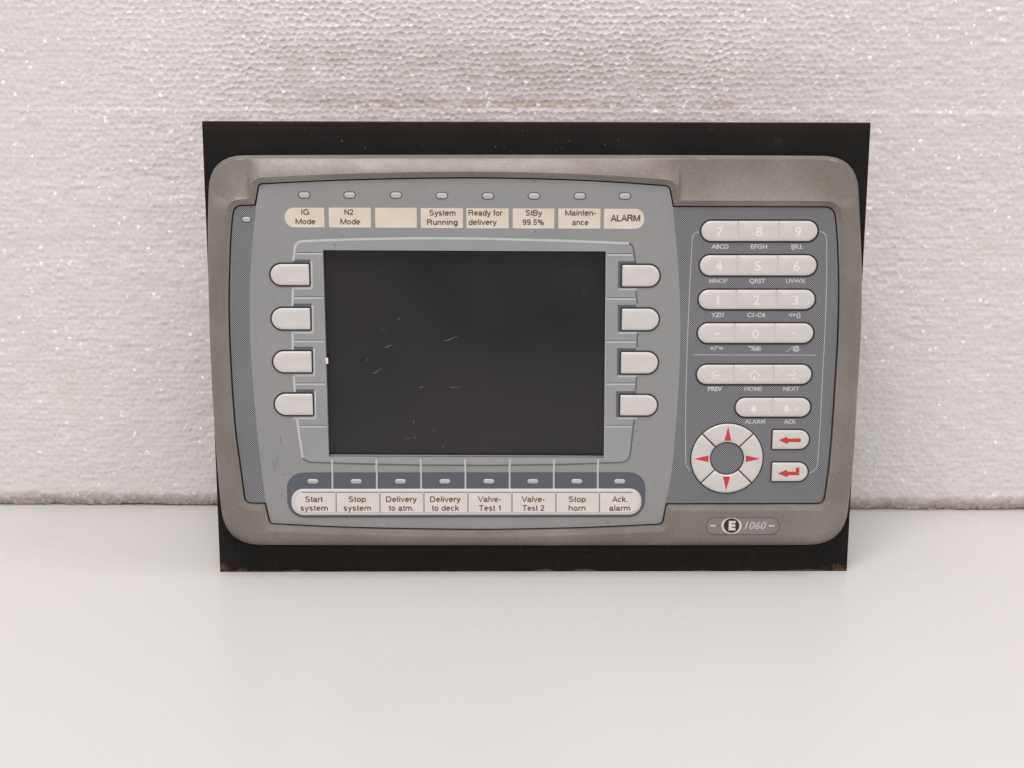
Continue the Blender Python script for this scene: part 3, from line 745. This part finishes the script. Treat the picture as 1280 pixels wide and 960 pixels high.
wl = MB()    # white printed lines of the border
Z2 = Z1+E
def wline(pts, wpx=2.2, z=Z2, mb=None, z0=None):
    (mb or wl).stroke(at(pts, z), wpx*0.345*MM, (z-0.08*MM) if z0 is None else z0, z)
def bez(a, c, b, n=8):
    a, b, c = map(np.array, (a, b, c)); return [tuple((1-t_)**2*a+2*t_*(1-t_)*c+t_*t_*b) for t_ in np.linspace(0, 1, n)]
wline([(366.6, 326), (367.5, 318)]+bez((368.3, 311), (369.2, 302.2), (378, 301.6))+[(400, 300.6), (440, 299.2), (520, 297.8), (600, 298.2), (700, 300.8), (786, 304.2)], 3.0)
wline([(366, 360), (365.4, 382)], 2.9); wline([(365.6, 415), (365.8, 437)], 2.9); wline([(367.2, 469), (368.4, 490)], 2.9)
wline([(371, 522), (374, 545), (378.3, 572)], 3.0)
for (a, b, y) in ((371, 403, 317.3), (367.5, 404, 372.6), (367.2, 405.2, 427), (369.6, 407, 480.4), (374.5, 409, 533.4)):
    wline([(a, y), (b, y)], 2.0)
for (a, b, y) in ((760, 790.6, 318.8), (758.5, 795, 373.8), (758, 795.6, 427.6), (757.6, 794.6, 480.4), (757.2, 789.8, 533.4)):
    wline([(a, y), (b, y)], 2.0)
LBTN = [(337.3, 329.4, 387.2, 357.4), (338.6, 384.4, 388.6, 412.8), (340.6, 438.4, 390.4, 466.4), (342.6, 491.6, 391.8, 519.8)]
RBTN = [(776.8, 330.6, 825.4, 359.0), (776.4, 385.2, 824.4, 413.6), (775.4, 439.4, 823.2, 467.8), (774.4, 493.2, 822.2, 520.4)]
for (a, b, c, d) in LBTN:
    wline([(c+2.2, b-2.5), (c+2.6, d+3.4)], 2.2); wline([(366.5, d+3.2), (c+3.3, d+3.2)], 2.2)
for (a, b, c, d) in RBTN:
    wline([(a-3, d+2.8), (796, d+2.8)], 2.2)
wl.build('white_border_line', M_white, root)
dl = MB()    # dark printed lines
wline(bez((786, 304.6), (791.2, 305), (791.6, 311))+[(794, 326)], 2.0, Z2, dl)
for (a, b) in (((794.8, 363), (796.6, 380)), ((796.8, 417), (796.2, 434)), ((795.6, 471), (794.6, 488))): wline([a, b], 2.0, Z2, dl)
wline([(792.8, 524), (790, 548)]+bez((788, 566), (787, 577), (776, 578))+[(700, 580.6), (610, 581.8), (520, 581.3), (440, 579.6), (394, 578)]+bez((394, 578), (383, 578), (379, 573)), 2.0, Z2, dl)
for (a, b, y) in ((371, 403, 315.6), (367.5, 404, 370.9), (367.2, 405.2, 425.2), (369.6, 407, 478.7), (374.5, 409, 531.8), (760, 790.6, 317.1), (758.5, 795, 372.1), (758, 795.6, 425.9), (757.6, 794.6, 478.7), (757.2, 789.8, 531.8)):
    wline([(a, y), (b, y)], 0.8, Z2-0.01*MM, dl)
dl.build('dark_border_line', plain('soft_grey_print', (0.135, 0.135, 0.145), 0.5, 0.1), root)
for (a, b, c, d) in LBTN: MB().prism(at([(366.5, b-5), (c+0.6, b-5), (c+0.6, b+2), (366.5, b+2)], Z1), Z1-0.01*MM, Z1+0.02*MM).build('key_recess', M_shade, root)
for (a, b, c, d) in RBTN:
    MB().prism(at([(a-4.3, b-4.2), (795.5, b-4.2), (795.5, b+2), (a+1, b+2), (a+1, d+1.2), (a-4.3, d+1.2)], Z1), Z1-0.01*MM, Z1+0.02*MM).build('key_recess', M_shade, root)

# keys ------------------------------------------------------------------------
def key(S, z, name, parent=root, h=0.9*MM, mat=None, dome=1.0):
    rg = [(ccw(S(d_*MM)), z+h_) for d_, h_ in ((0, -0.2*MM), (0, h*0.45), (0.12, h*0.62), (0.35*dome, h*0.80), (0.8*dome, h*0.93), (1.6*dome, h))]
    o = MB().ring_stack(rg).build(name, mat or M_key, parent, smooth=True)
    try: o.data.set_sharp_from_angle(angle=math.radians(60))
    except Exception: pass
    return o
def shrinkable(*a):
    def S(d):
        x0, y0, x1, y1, w, L, R_ = a[:7]; small = a[7] if len(a) > 7 else 0.0004
        u0, v0, u1, v1 = pbox(x0, y0, x1, y1, w); r = (v1-v0)/2-2e-6
        f = lambda on: (r-d if on else max(small-d*0.6, small*0.25))
        return rrect(u0+d, v0+d, u1-d, v1-d, f(L), f(R_))
    return S
def outlined(P, z, k, grow=0.72*MM):
    P = P(0)
    MB().prism(offset(ccw(P), grow), z-0.15*MM, z+0.12*MM, 0.05*MM).build('outline', M_outline, k)
for i, (a, b, c, d) in enumerate(LBTN):
    P = shrinkable(a+1, b+1, c-1, d-1, Z2+.5*MM, True, False)
    k = key(P, Z2, 'function_key'); outlined(P, Z2, k)
for i, (a, b, c, d) in enumerate(RBTN):
    P = shrinkable(a+1, b+1, c-1, d-1, Z2+.5*MM, False, True)
    k = key(P, Z2, 'function_key'); outlined(P, Z2, k)

# indicator lights --------------------------------------------------------------
def led(cx, cy, w_, h_, z, outline=True, grow=0.42*MM):
    P = cap_shape(cx-w_/2, cy-h_/2, cx+w_/2, cy+h_/2, z)
    o = MB().ring_stack([(P, z-0.1*MM), (P, z+0.12*MM), (offset(P, -0.25*MM), z+0.28*MM), (offset(P, -0.7*MM), z+0.36*MM)]).build('indicator_light', M_led, root, smooth=True)
    if outline: MB().prism(offset(ccw(P), grow), z-0.1*MM, z+0.08*MM, 0.03*MM).build('outline', M_thin, o)
for x, y in ((380.3, 243.8), (437, 243.8), (495, 244), (552.3, 244.6), (610, 245), (667.5, 245), (724.8, 245), (781, 245)):
    led(x, y, 13.5, 6.8, Z_FOIL)
led(308, 274, 10.5, 6, Z_FOIL)

# legend cards ------------------------------------------------------------------
def card(x0, y0, x1, y1, z, L, R, mat, lines, name='label_card', lab=None, ink=M_ink):
    u0, v0, u1, v1 = pbox(x0, y0, x1, y1, z); r = (v1-v0)/2
    P = rrect(u0, v0, u1, v1, r*0.93 if L else 0.3*MM, r*0.93 if R else 0.3*MM)
    o = MB().prism(P, z-0.05*MM, z+0.06*MM, 0.03*MM).build(name, mat, root, label=lab)
    if lines:
        mb = MB()
        for (s, cx, by, wd, cap, bo) in lines: add_sans(mb, s, cx, by, wd, cap, z+0.085*MM, 0.20 if bo < 0.02 else 0.24)
        mb.build('lettering', ink, o)
b1, b2 = 268.8, 280.6
TOPC = [(356, 259.6, 405.4, 284.2, 1, 0, [('IG', 381.7, b1-.3, 10, 7, .012), ('Mode', 381.9, b2-.4, 25, 6.8, .012)]),
        (411, 259.6, 463.5, 284.4, 0, 0, [('N2', 436.2, b1-.2, 11.6, 7, .012), ('Mode', 437.9, b2-.2, 25, 6.8, .012)]),
        (469, 259.8, 521, 284.6, 0, 0, []),
        (526, 260.2, 578.6, 285, 0, 0, [('System', 553, b1+.7, 33, 7, .012), ('Running', 552.9, b2+.5, 38.5, 6.9, .012)]),
        (583, 260.4, 635.8, 285.4, 0, 0, [('Ready for', 607, b1+.7, 43, 7, .012), ('delivery', 603.3, b2+.5, 35.6, 6.9, .012)]),
        (640.8, 260.6, 693, 285.6, 0, 0, [('StBy', 667.4, b1+.8, 21, 7, .012), ('99.5%', 666.6, b2+.6, 26.8, 6.9, .012)]),
        (697.8, 260.6, 750.5, 285.8, 0, 0, [('Mainten-', 725.9, b1+.7, 39, 7, .012), ('ance', 725.3, b2+.8, 20.6, 6.9, .012)]),
        (755, 261, 805.4, 286, 0, 1, [('ALARM', 781.6, 276.6, 37.2, 8, .03)])]
for a, b, c, d, L, R, tx in TOPC:
    card(a, b, c, d, Z_FOIL, L, R, M_card, tx, lab=('cream legend card reading '+' '.join(q[0] for q in tx)) if tx else 'blank cream legend card')

# lower key strip -----------------------------------------------------------------
ZB = Z_FOIL+0.12*MM
def rr_px(x0, y0, x1, y1, z, rpx):
    u0, v0, u1, v1 = pbox(x0, y0, x1, y1, z); r = rpx*0.345*MM
    return rrect(u0, v0, u1, v1, r, r)
MB().prism(rr_px(358.9, 590.4, 806.6, 646.9, ZB, 22), Z_FOIL, ZB-0.03*MM, 0.04*MM).build('key_strip_outline', M_thin, root)
strip = MB().prism(rr_px(360.6, 591.8, 804.8, 645.0, ZB, 21), Z_FOIL, ZB).build('key_strip', M_slate, root)
ZR = ZB+0.9*MM
rim = ccw(rr_px(364, 611.6, 801.8, 644.2, ZR, 15.5))
MB().ring_stack([(rim, ZB-0.02*MM), (rim, ZR-0.4*MM), (offset(rim, -0.3*MM), ZR-0.1*MM), (offset(rim, -0.8*MM), ZR)]).build('key_rim', plain('rim_plastic', (0.66, 0.63, 0.62), 0.4, 0.04), root, smooth=True)
wv = MB()
for x in (415.5, 471, 526.4, 581.8, 637, 692.2, 747.2):
    xx = 610+(x-610)*1.0
    wline([(xx-0.6 if x < 610 else xx+0.6, 574), (xx-0.3, 590.6)], 2.4, Z2+0.02*MM, wv, Z_FOIL)
    wline([(xx, 590.8), (xx, 611.4)], 2.2, ZB+0.08*MM, wv, Z_FOIL)
wv.build('white_divider_line', M_white, root)
for x in (391, 445.3, 500.5, 556, 611, 666, 721, 774.6):
    led(x, 601.6, 13.4, 5.6, ZB, False)
BOTC = [(368.6, 419.0, 1, 0, [('Start', 392.7, 23), ('system', 392.7, 34.6)]), (421.0, 473.6, 0, 0, [('Stop', 446.5, 22), ('system', 446.7, 34.6)]),
        (475.8, 528.4, 0, 0, [('Delivery', 501.9, 38.8), ('to atm.', 501.5, 32)]), (530.8, 583.4, 0, 0, [('Delivery', 556.7, 38.6), ('to deck', 556.7, 35)]),
        (585.8, 638.6, 0, 0, [('Valve-', 612, 29.6), ('Test 1', 612, 28)]), (640.8, 693.4, 0, 0, [('Valve-', 666.6, 29.6), ('Test 2', 666.6, 28.2)]),
        (695.8, 748.0, 0, 0, [('Stop', 721.5, 22), ('horn', 721.3, 21.4)]), (750.2, 798.4, 0, 1, [('Ack.', 774.7, 19.5), ('alarm', 774.6, 26.8)])]
M_ink2 = plain('faded_ink', (0.165, 0.120, 0.098), 0.6, 0.1)
M_edge = plain('card_edge_dark_line', (0.24, 0.215, 0.205), 0.5)
eg = MB()  # thin dark lines along the top and left edges of the soft keys
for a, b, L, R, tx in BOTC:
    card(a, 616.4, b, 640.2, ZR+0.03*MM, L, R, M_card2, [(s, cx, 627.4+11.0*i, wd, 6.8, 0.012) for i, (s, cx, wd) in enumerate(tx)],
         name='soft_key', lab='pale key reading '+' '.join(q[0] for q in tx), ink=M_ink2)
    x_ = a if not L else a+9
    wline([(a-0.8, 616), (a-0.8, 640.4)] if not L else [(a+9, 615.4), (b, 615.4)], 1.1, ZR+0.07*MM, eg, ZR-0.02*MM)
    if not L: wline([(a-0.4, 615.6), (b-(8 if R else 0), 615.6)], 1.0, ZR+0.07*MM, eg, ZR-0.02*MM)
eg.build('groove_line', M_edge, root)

# keypad -----------------------------------------------------------------------------
ROWS = [((875.3, 274.8, 1023.2, 302.8), (923.2, 973.8), ['7', '8', '9'], [899.6, 949, 997.6], 294.6),
        ((873.5, 317.8, 1022, 345.8), (922, 972.2), ['4', '5', '6'], [898.4, 947, 995.6], 337.4),
        ((872, 361, 1019.8, 387.8), (920.6, 970.6), ['1', '2', '3'], [897.4, 945.6, 994], 380.2),
        ((871, 403, 1018, 430), (918.6, 968.4), ['-', '0', '.'], [896, 944.2, 992.6], 422.2),
        ((869.8, 454.8, 1015.6, 481.4), (917.2, 967), ['<', 'H', '>'], [894.6, 943, 990.4], 469),
        ((918.2, 496.2, 1014.2, 522.2), (965.6,), ['B', 'BC'], [942, 988], 510)]
CAPS = [[('ABCD', 900, 21.5), ('EFGH', 948.6, 20.5), ('IJKL', 996.6, 15)], [('MNOP', 898, 23), ('QRST', 946.6, 20), ('UVWX', 994.6, 24.5)],
        [('YZ!?', 896.8, 16.5), ('C1-C4', 945, 22.5), ('<>()', 993, 15)], [('+/*=', 895.6, 16), ('"%#:', 943.4, 16), ("_-'@.", 991.2, 19)],
        [('PREV', 893.6, 18), ('HOME', 941.6, 22), ('NEXT', 989, 20)], [('ALARM', 943.6, 25.5), ('ACK', 987.6, 15.5)]]
CAPY = [310.8, 353.8, 396.2, 438, 488.6, 529.6]
cp = MB()
for (bx, dv, txt, cxs, cy), caps, cpy in zip(ROWS, CAPS, CAPY):
    x0, y0, x1, y1 = bx
    P = cap_shape(x0-0.7, y0-0.7, x1+0.7, y1+0.7, Z_FOIL)
    MB().prism(P, Z_FOIL-0.05*MM, Z_FOIL+0.10*MM, 0.04*MM).build('key_surround', M_outline, root)
    MB().prism(cap_shape(x0+2.2, y0+2.0, x1-2.2, y1-2.0, Z_FOIL+.3*MM), Z_FOIL, Z_FOIL+0.50*MM, 0.04*MM).build('key_web', M_key, root)
    xs = [x0+1.5]+list(dv)+[x1-1.5]
    for i in range(len(xs)-1):
        first, last = i == 0, i == len(xs)-2
        Q = shrinkable(xs[i]+(0 if first else 0.25), y0+1.5, xs[i+1]-(0 if last else 0.25), y1-1.5, Z_FOIL+.5*MM, first, last, 0.15*MM)
        s = txt[i]
        nm = 'number_key' if s.isdigit() else 'arrow_key' if s in '<>' else 'home_key' if s == 'H' else 'alarm_key' if s in ('B', 'BC') else 'symbol_key'
        k = key(Q, Z_FOIL, nm, h=1.05*MM, dome=1.6)
        zt = Z_FOIL+1.085*MM; mb = MB(); cx = cxs[i]
        T = lambda pts: at(pts, zt)
        def ln(pts, wpx): mb.stroke(T(pts), wpx*0.345*MM, zt-0.03*MM, zt)
        if s.isdigit(): add_text(mb, s, cx, cy+0.8, 3.0 if s == '1' else 8.2, 11.4, zt, 0.02)
        elif s == '-': ln([(cx-3, 417), (cx+3.5, 417)], 2)
        elif s == '.': ln([(cx-1.2, 416.5), (cx+1.2, 416.5)], 2.2)
        elif s in '<>':
            q = -1 if s == '<' else 1
            ln([(cx-6*q, 469), (cx+5.5*q, 469)], 1.7); ln([(cx+0.2*q, 463.6), (cx+5.8*q, 469), (cx+0.2*q, 474.4)], 1.7)
        elif s == 'H':
            ln([(cx-6.6, 469.5), (cx, 463.2), (cx+6.6, 469.5)], 1.8); ln([(cx-4.6, 470), (cx-4.6, 474.6), (cx+4.6, 474.6), (cx+4.6, 470)], 1.3); ln([(cx, 470.5), (cx, 474)], 2.4)
        else:
            bx_ = cx if s == 'B' else cx-5
            mb.prism(T(path([(bx_-4.3, 514.4, 1), (bx_-3, 512), (bx_-2.8, 508.6), (bx_, 506, 2), (bx_+2.8, 508.6), (bx_+3, 512), (bx_+4.3, 514.4, 1)])), zt-0.03*MM, zt)
            ln([(bx_-1.2, 515.8), (bx_+1.2, 515.8)], 1.5)
            if s == 'BC': ln([(cx+4.6, 511), (cx+7, 513.6), (cx+11, 508.6)], 1.5)
        mb.build('marking', M_white_soft, k)
    for s, cx, wd in caps: add_text(cp, s, cx, cpy, wd, 5.2, Z_FOIL+0.03*MM, 0.03)
cp.build('caption_lettering', M_caption, root)
fl = MB()
zf = Z_FOIL+0.03*MM
def fine(pts, wpx=1.0): fl.stroke(at(pts, zf), wpx*0.345*MM, Z_FOIL-0.03*MM, zf)
fine(bez((874, 290), (866.5, 290.5), (865.3, 299))+[(862.6, 350), (860.4, 400), (858.4, 450), (857.2, 500), (856.8, 545), (857.2, 575)]+bez((857.4, 579), (857.6, 583), (863, 588.5)))
fine(bez((1024.5, 289.5), (1032.6, 290), (1033.4, 299))+[(1033.4, 345), (1032, 395), (1030, 440), (1027.6, 480), (1025.6, 525), (1023, 565)]+bez((1021.8, 580), (1021, 588), (1012.5, 591)))
fine([(866, 443.6), (1020, 443.9)])
fl.build('fine_white_line', M_fine, root)

# direction pad ---------------------------------------------------------------------
cc = at((908.6, 572.8), Z_FOIL)[0]; RO = (at((954.2, 572.8), Z_FOIL)[0][0]-at((862.8, 572.8), Z_FOIL)[0][0])/2; RI = RO*0.445
def circ(r, n=64): return np.array([(cc[0]+r*math.cos(2*math.pi*i/n), cc[1]+r*math.sin(2*math.pi*i/n)) for i in range(n)])
MB().holed(circ(RO+0.1*MM), [circ(RI-0.15*MM)], Z_FOIL-0.05*MM, Z_FOIL+0.10*MM).build('direction_pad_surround', M_outline, root)
for q, (ox, oy) in enumerate(((1, 0), (0, 1), (-1, 0), (0, -1))):
    a0 = q*math.pi/2
    def S(d, a0=a0):
        g = 0.30*MM+d; r1, r2 = RI+0.35*MM+d, RO-0.42*MM-d; pts = []
        for r, sgn in ((r2, 1), (r1, -1)):
            h = math.pi/4-math.asin(g/r)
            for t_ in np.linspace(-h, h, 18)[::sgn]: pts.append((cc[0]+r*math.cos(a0+t_), cc[1]+r*math.sin(a0+t_)))
        return np.array(pts)
    k = key(S, Z_FOIL, 'direction_key', h=0.9*MM, dome=0.8)
    zt = Z_FOIL+0.935*MM
    d1, d2, hw = RI+0.75*MM+0.3*MM, RO-1.6*MM, 1.55*MM
    c1 = np.array([ox, oy]); n1 = np.array([-oy, ox])
    MB().prism([cc+c1*d1-n1*hw, cc+c1*d2, cc+c1*d1+n1*hw], zt-0.04*MM, zt).build('red_arrow', M_red, k)
for (x0, y0, x1, y1), shp in (((964.4, 536.6, 1012.4, 562.6), [(973.4, 550.2, 0), (983.6, 545.8, 0), (984.6, 548.2, 0), (1001, 548.0, 0), (1001, 552.8, 0), (986, 552.6, 0), (984.4, 555, 0)]),
                              ((963.6, 577.2, 1010.8, 602.8), [(972, 591.8, 0), (983.4, 587.2, 0), (984.4, 589.6, 0), (994.8, 589.6, 0), (994.8, 584.6, 0), (999.2, 584.6, 0), (999.2, 594, 0), (985.6, 594, 0), (984, 596.6, 0)])):
    P = shrinkable(x0+1.3, y0+1.3, x1-1.3, y1-1.3, Z_FOIL+.4*MM, False, True, 0.35*MM)
    k = key(P, Z_FOIL, 'entry_key'); outlined(P, Z_FOIL, k, 0.66*MM)
    zt = Z_FOIL+0.935*MM
    MB().prism(at([q[:2] for q in shp], zt), zt-0.04*MM, zt).build('red_arrow', M_red, k)

# badge on the lower bezel -------------------------------------------------------------
ZG = 8.15*MM
bp = cap_shape(882.6, 647.4, 974.2, 668, ZG)
MB().prism(offset(ccw(bp), 0.12*MM), 7.0*MM, ZG-0.05*MM).build('badge_edge', M_thin, root)
bd = MB().prism(offset(ccw(bp), -0.2*MM), 7.0*MM, ZG, 0.04*MM).build('badge', M_badge, root)
def disc(cx, cy, rx, ry, n=40): return at([(cx+rx*math.cos(2*math.pi*i/n), cy-ry*math.sin(2*math.pi*i/n)) for i in range(n)], ZG)
MB().prism(disc(914.4, 657.2, 12.8, 10), ZG-0.02*MM, ZG+0.04*MM).build('white_ring', M_badgewht, bd)
MB().prism(disc(914.4, 657, 9.8, 9.2), ZG, ZG+0.08*MM).build('black_disc', M_badgeblk, bd)
tb = MB()
add_text(tb, 'E', 915, 662, 8.6, 10, ZG+0.10*MM, 0.06)
tb.build('lettering', M_badgewht, bd)
tb = MB()
add_text(tb, '1060', 944.2, 661.3, 27.5, 8.8, ZG+0.03*MM, 0.028, 0.25)
tb.build('lettering', M_silver, bd)
for a, b in ((887.5, 895), (961, 968)): MB().stroke(at([(a, 657.2), (b, 657.2)], ZG), 0.55*MM, ZG-0.01*MM, ZG+0.03*MM).build('dash_mark', M_badgewht, bd)
# small scuffs on the foil
for pts, wd in (([(416.6, 305.5), (418.8, 304.8), (419.6, 306), (419, 309.5)], .25), ([(795, 539), (797, 537.6)], .5), ([(758.5, 652), (761, 653.4)], .5), ([(357, 592), (354, 594)], .3), ([(350, 545), (351.5, 556)], .18), ([(341, 577), (344, 590)], .16), ([(346, 573), (345, 582)], .14), ([(1047.5, 435.5), (1052, 435)], .4)):
    MB().stroke(at(pts, Z2), wd*MM, Z2-0.1*MM, Z2+0.02*MM).build('scuff_mark', M_smudge, root)
